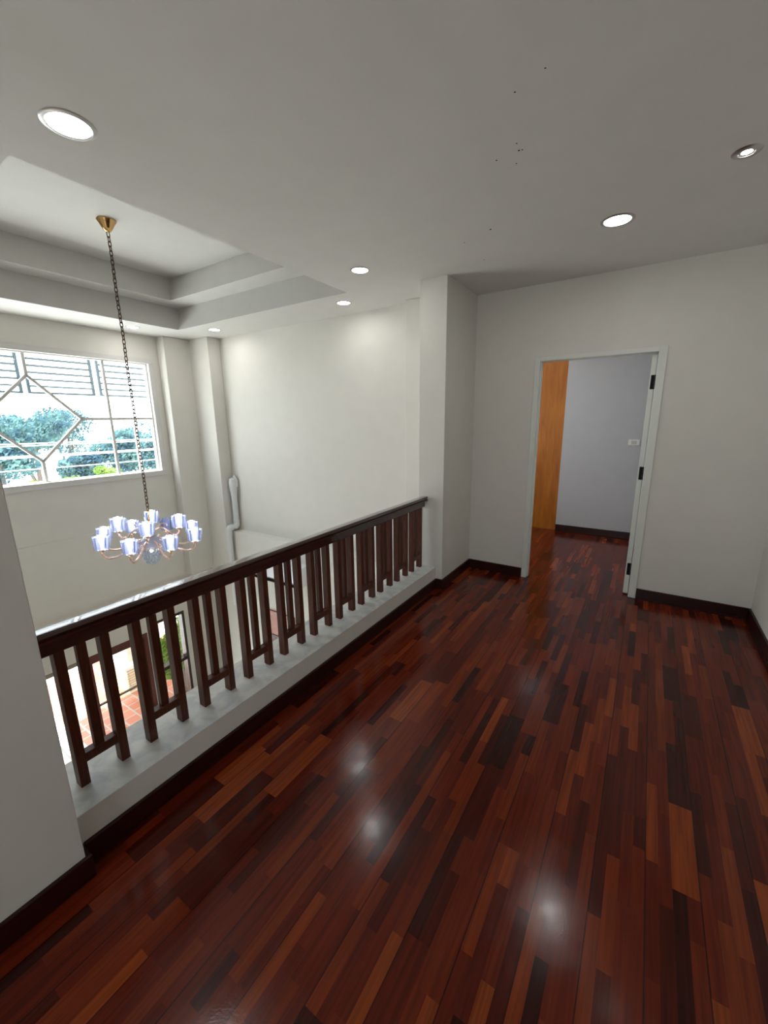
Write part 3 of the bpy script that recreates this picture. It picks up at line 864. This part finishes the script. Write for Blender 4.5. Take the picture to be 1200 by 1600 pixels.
for i, (x, y, zt, r, lab) in enumerate([
        (-19, 4.6, 2.15, 1.35, 'leafy tree outside at the left edge of the window view'),
        (-24, 7.2, 2.45, 1.5, 'rounded bluish tree outside seen through the left of the diamond pane'),
        (-29, 10.4, 2.75, 1.8, 'rounded bluish tree outside seen through the right of the diamond pane'),
        (-20, 8.9, 1.75, 1.45, 'dense tree outside seen below the middle crossbar of the window'),
        (-23, 12.1, 1.75, 1.6, 'dense tree outside seen through the rightmost lower panes'),
        (-28, 16.5, 1.9, 1.8, 'dense tree outside at the right edge of the window view'),
        (-34, 16.0, 1.9, 2.2, 'tree outside standing far behind the dense tree in the lower panes'),
        (-34, 8.4, 1.9, 2.2, 'tree outside standing far behind, low in the diamond pane'),
        (-16.0, 6.0, 0.75, 0.8, 'small loose tree with visible trunk outside, low in the diamond pane')]):
    tree(x, y, zt, r, lab, LEAFB, 30 + i, 0)
for i, (x, y, zt, r, lab) in enumerate([
        (-14, 4.95, 0.10, .42, 'yellow-green bush outside, left end of the hedge behind the lower panes'),
        (-14.2, 6.0, 0.32, .45, 'yellow-green bush outside, tallest in the middle of the hedge'),
        (-14, 7.05, 0.15, .42, 'yellow-green bush outside, right end of the hedge behind the lower panes'),
        (-14, 8.1, 0.02, .42, 'yellow-green bush outside low behind the rightmost pane'),
        (-13, 3.75, 0.22, .40, 'small round clipped bush outside at the lower left of the window')]):
    tree(x, y, zt, r, lab, LEAFY, 60 + i, 0, n=1500, leaf=.06, trunk=True, nm='bush', cat='bush', squash=.7)
tree(-6.9, 3.60, -1.75, .42, 'leafy green shrub outside behind the narrow side window below the landing', LEAFY, 91, 0, n=6000, leaf=.05, nm='bush', cat='bush', squash=1.3)
# overhead cables
for i, zc_ in enumerate((1.40, 1.25, 1.12, 0.98, 0.80)):
    b = MB(); pts = [(-11.5 - .1 * i, -6 + 24 * s / 24, zc_ - .25 * math.sin(PI * s / 24) + .1 * (i % 2)) for s in range(25)]
    b.tube(pts, 0.012, 5)
    tag(b.build('power_cable', WIRE), 'thin pale overhead cable crossing in front of the trees outside', 'cable', 'overhead cables outside')
b = MB(); b.tube([(-12.5, 6.2, ZG - .27), (-12.5, 6.2, 1.6)], [.07, .05], 10)
tag(b.build('utility_pole', PAVE), 'slim pale pole outside standing behind the cables', 'pole')

# ------------------------------------------------------------------ light
w = bpy.data.worlds.new('World'); sc.world = w; w.use_nodes = True
nt = w.node_tree; nt.nodes.clear()
out = N(nt, 'ShaderNodeOutputWorld'); bg = N(nt, 'ShaderNodeBackground')
tc = N(nt, 'ShaderNodeTexCoord'); sp = N(nt, 'ShaderNodeSeparateXYZ'); nt.links.new(tc.outputs['Generated'], sp.inputs[0])
r = N(nt, 'ShaderNodeValToRGB')
r.color_ramp.elements[0].position = 0.0; r.color_ramp.elements[0].color = (0.95, 0.98, 1.0, 1)
r.color_ramp.elements[1].position = 0.8; r.color_ramp.elements[1].color = (0.72, 0.86, 1.0, 1)
nt.links.new(sp.outputs[2], r.inputs[0]); nt.links.new(r.outputs[0], bg.inputs[0])
bg.inputs[1].default_value = 7.5
nt.links.new(bg.outputs[0], out.inputs[0])

def light(name, kind, loc, rot, energy, **k):
    l = bpy.data.lights.new(name, kind); l.energy = energy
    for a, v in k.items(): setattr(l, a, v)
    return new_obj(name, l, None, loc, rot)
d = Vector((0.33, 0.10, -0.93)).normalized()
light('sun', 'SUN', (-10, -5, 10), d.to_track_quat('-Z', 'Y').to_euler(), 20.0, angle=0.02, color=(1, .985, .96))
def portal(name, loc, rot, sx, sy):
    o = light(name, 'AREA', loc, rot, 1.0, shape='RECTANGLE', size=sx, size_y=sy)
    o.data.cycles.is_portal = True
portal('portal_window', (XI - .02, 1.83, 1.63), (0, -PI / 2, 0), 1.5, 2.7)
portal('portal_door', (XI - .02, 1.2, -2.4), (0, -PI / 2, 0), 2.2, 1.6)
portal('portal_back', (-.3, YBK - .13, 1.5), (PI / 2, 0, 0), 1.2, 1.2)
portal('portal_beyond', (XFW - .11, 5.05, 1.55), (0, -PI / 2, 0), 1.1, 1.3)

# added lamp, out of sight, to brighten the room beyond
far = copy_tree(first); far.location = (-1.5, 5.1, ZC); far['label'] = 'added round downlight that brightens the room beyond the doorway, unseen above the lintel'

# ------------------------------------------------------------------ camera
cam = bpy.data.cameras.new('Camera'); co = new_obj('Camera', cam)
M3 = ((0.84185228, -0.52863308, -0.10877411), (0.53955387, 0.81952527, 0.19302839), (-0.01289806, -0.22119089, 0.97514524))
R3 = Matrix([[M3[i][0], M3[i][2], -M3[i][1]] for i in range(3)])
co.matrix_world = Matrix.Translation((0, 0, 1.575)) @ R3.to_4x4()
cam.sensor_fit = 'VERTICAL'; cam.sensor_height = 36.0; cam.sensor_width = 27.0
cam.lens = 634.4 / 1600 * 36.0
cam.clip_start = 0.02; cam.clip_end = 300
sc.camera = co

sc.view_settings.view_transform = 'Standard'
sc.view_settings.look = 'None'
sc.view_settings.exposure = 0.10
sc.view_settings.gamma = 1.0
sc.view_settings.use_curve_mapping = False
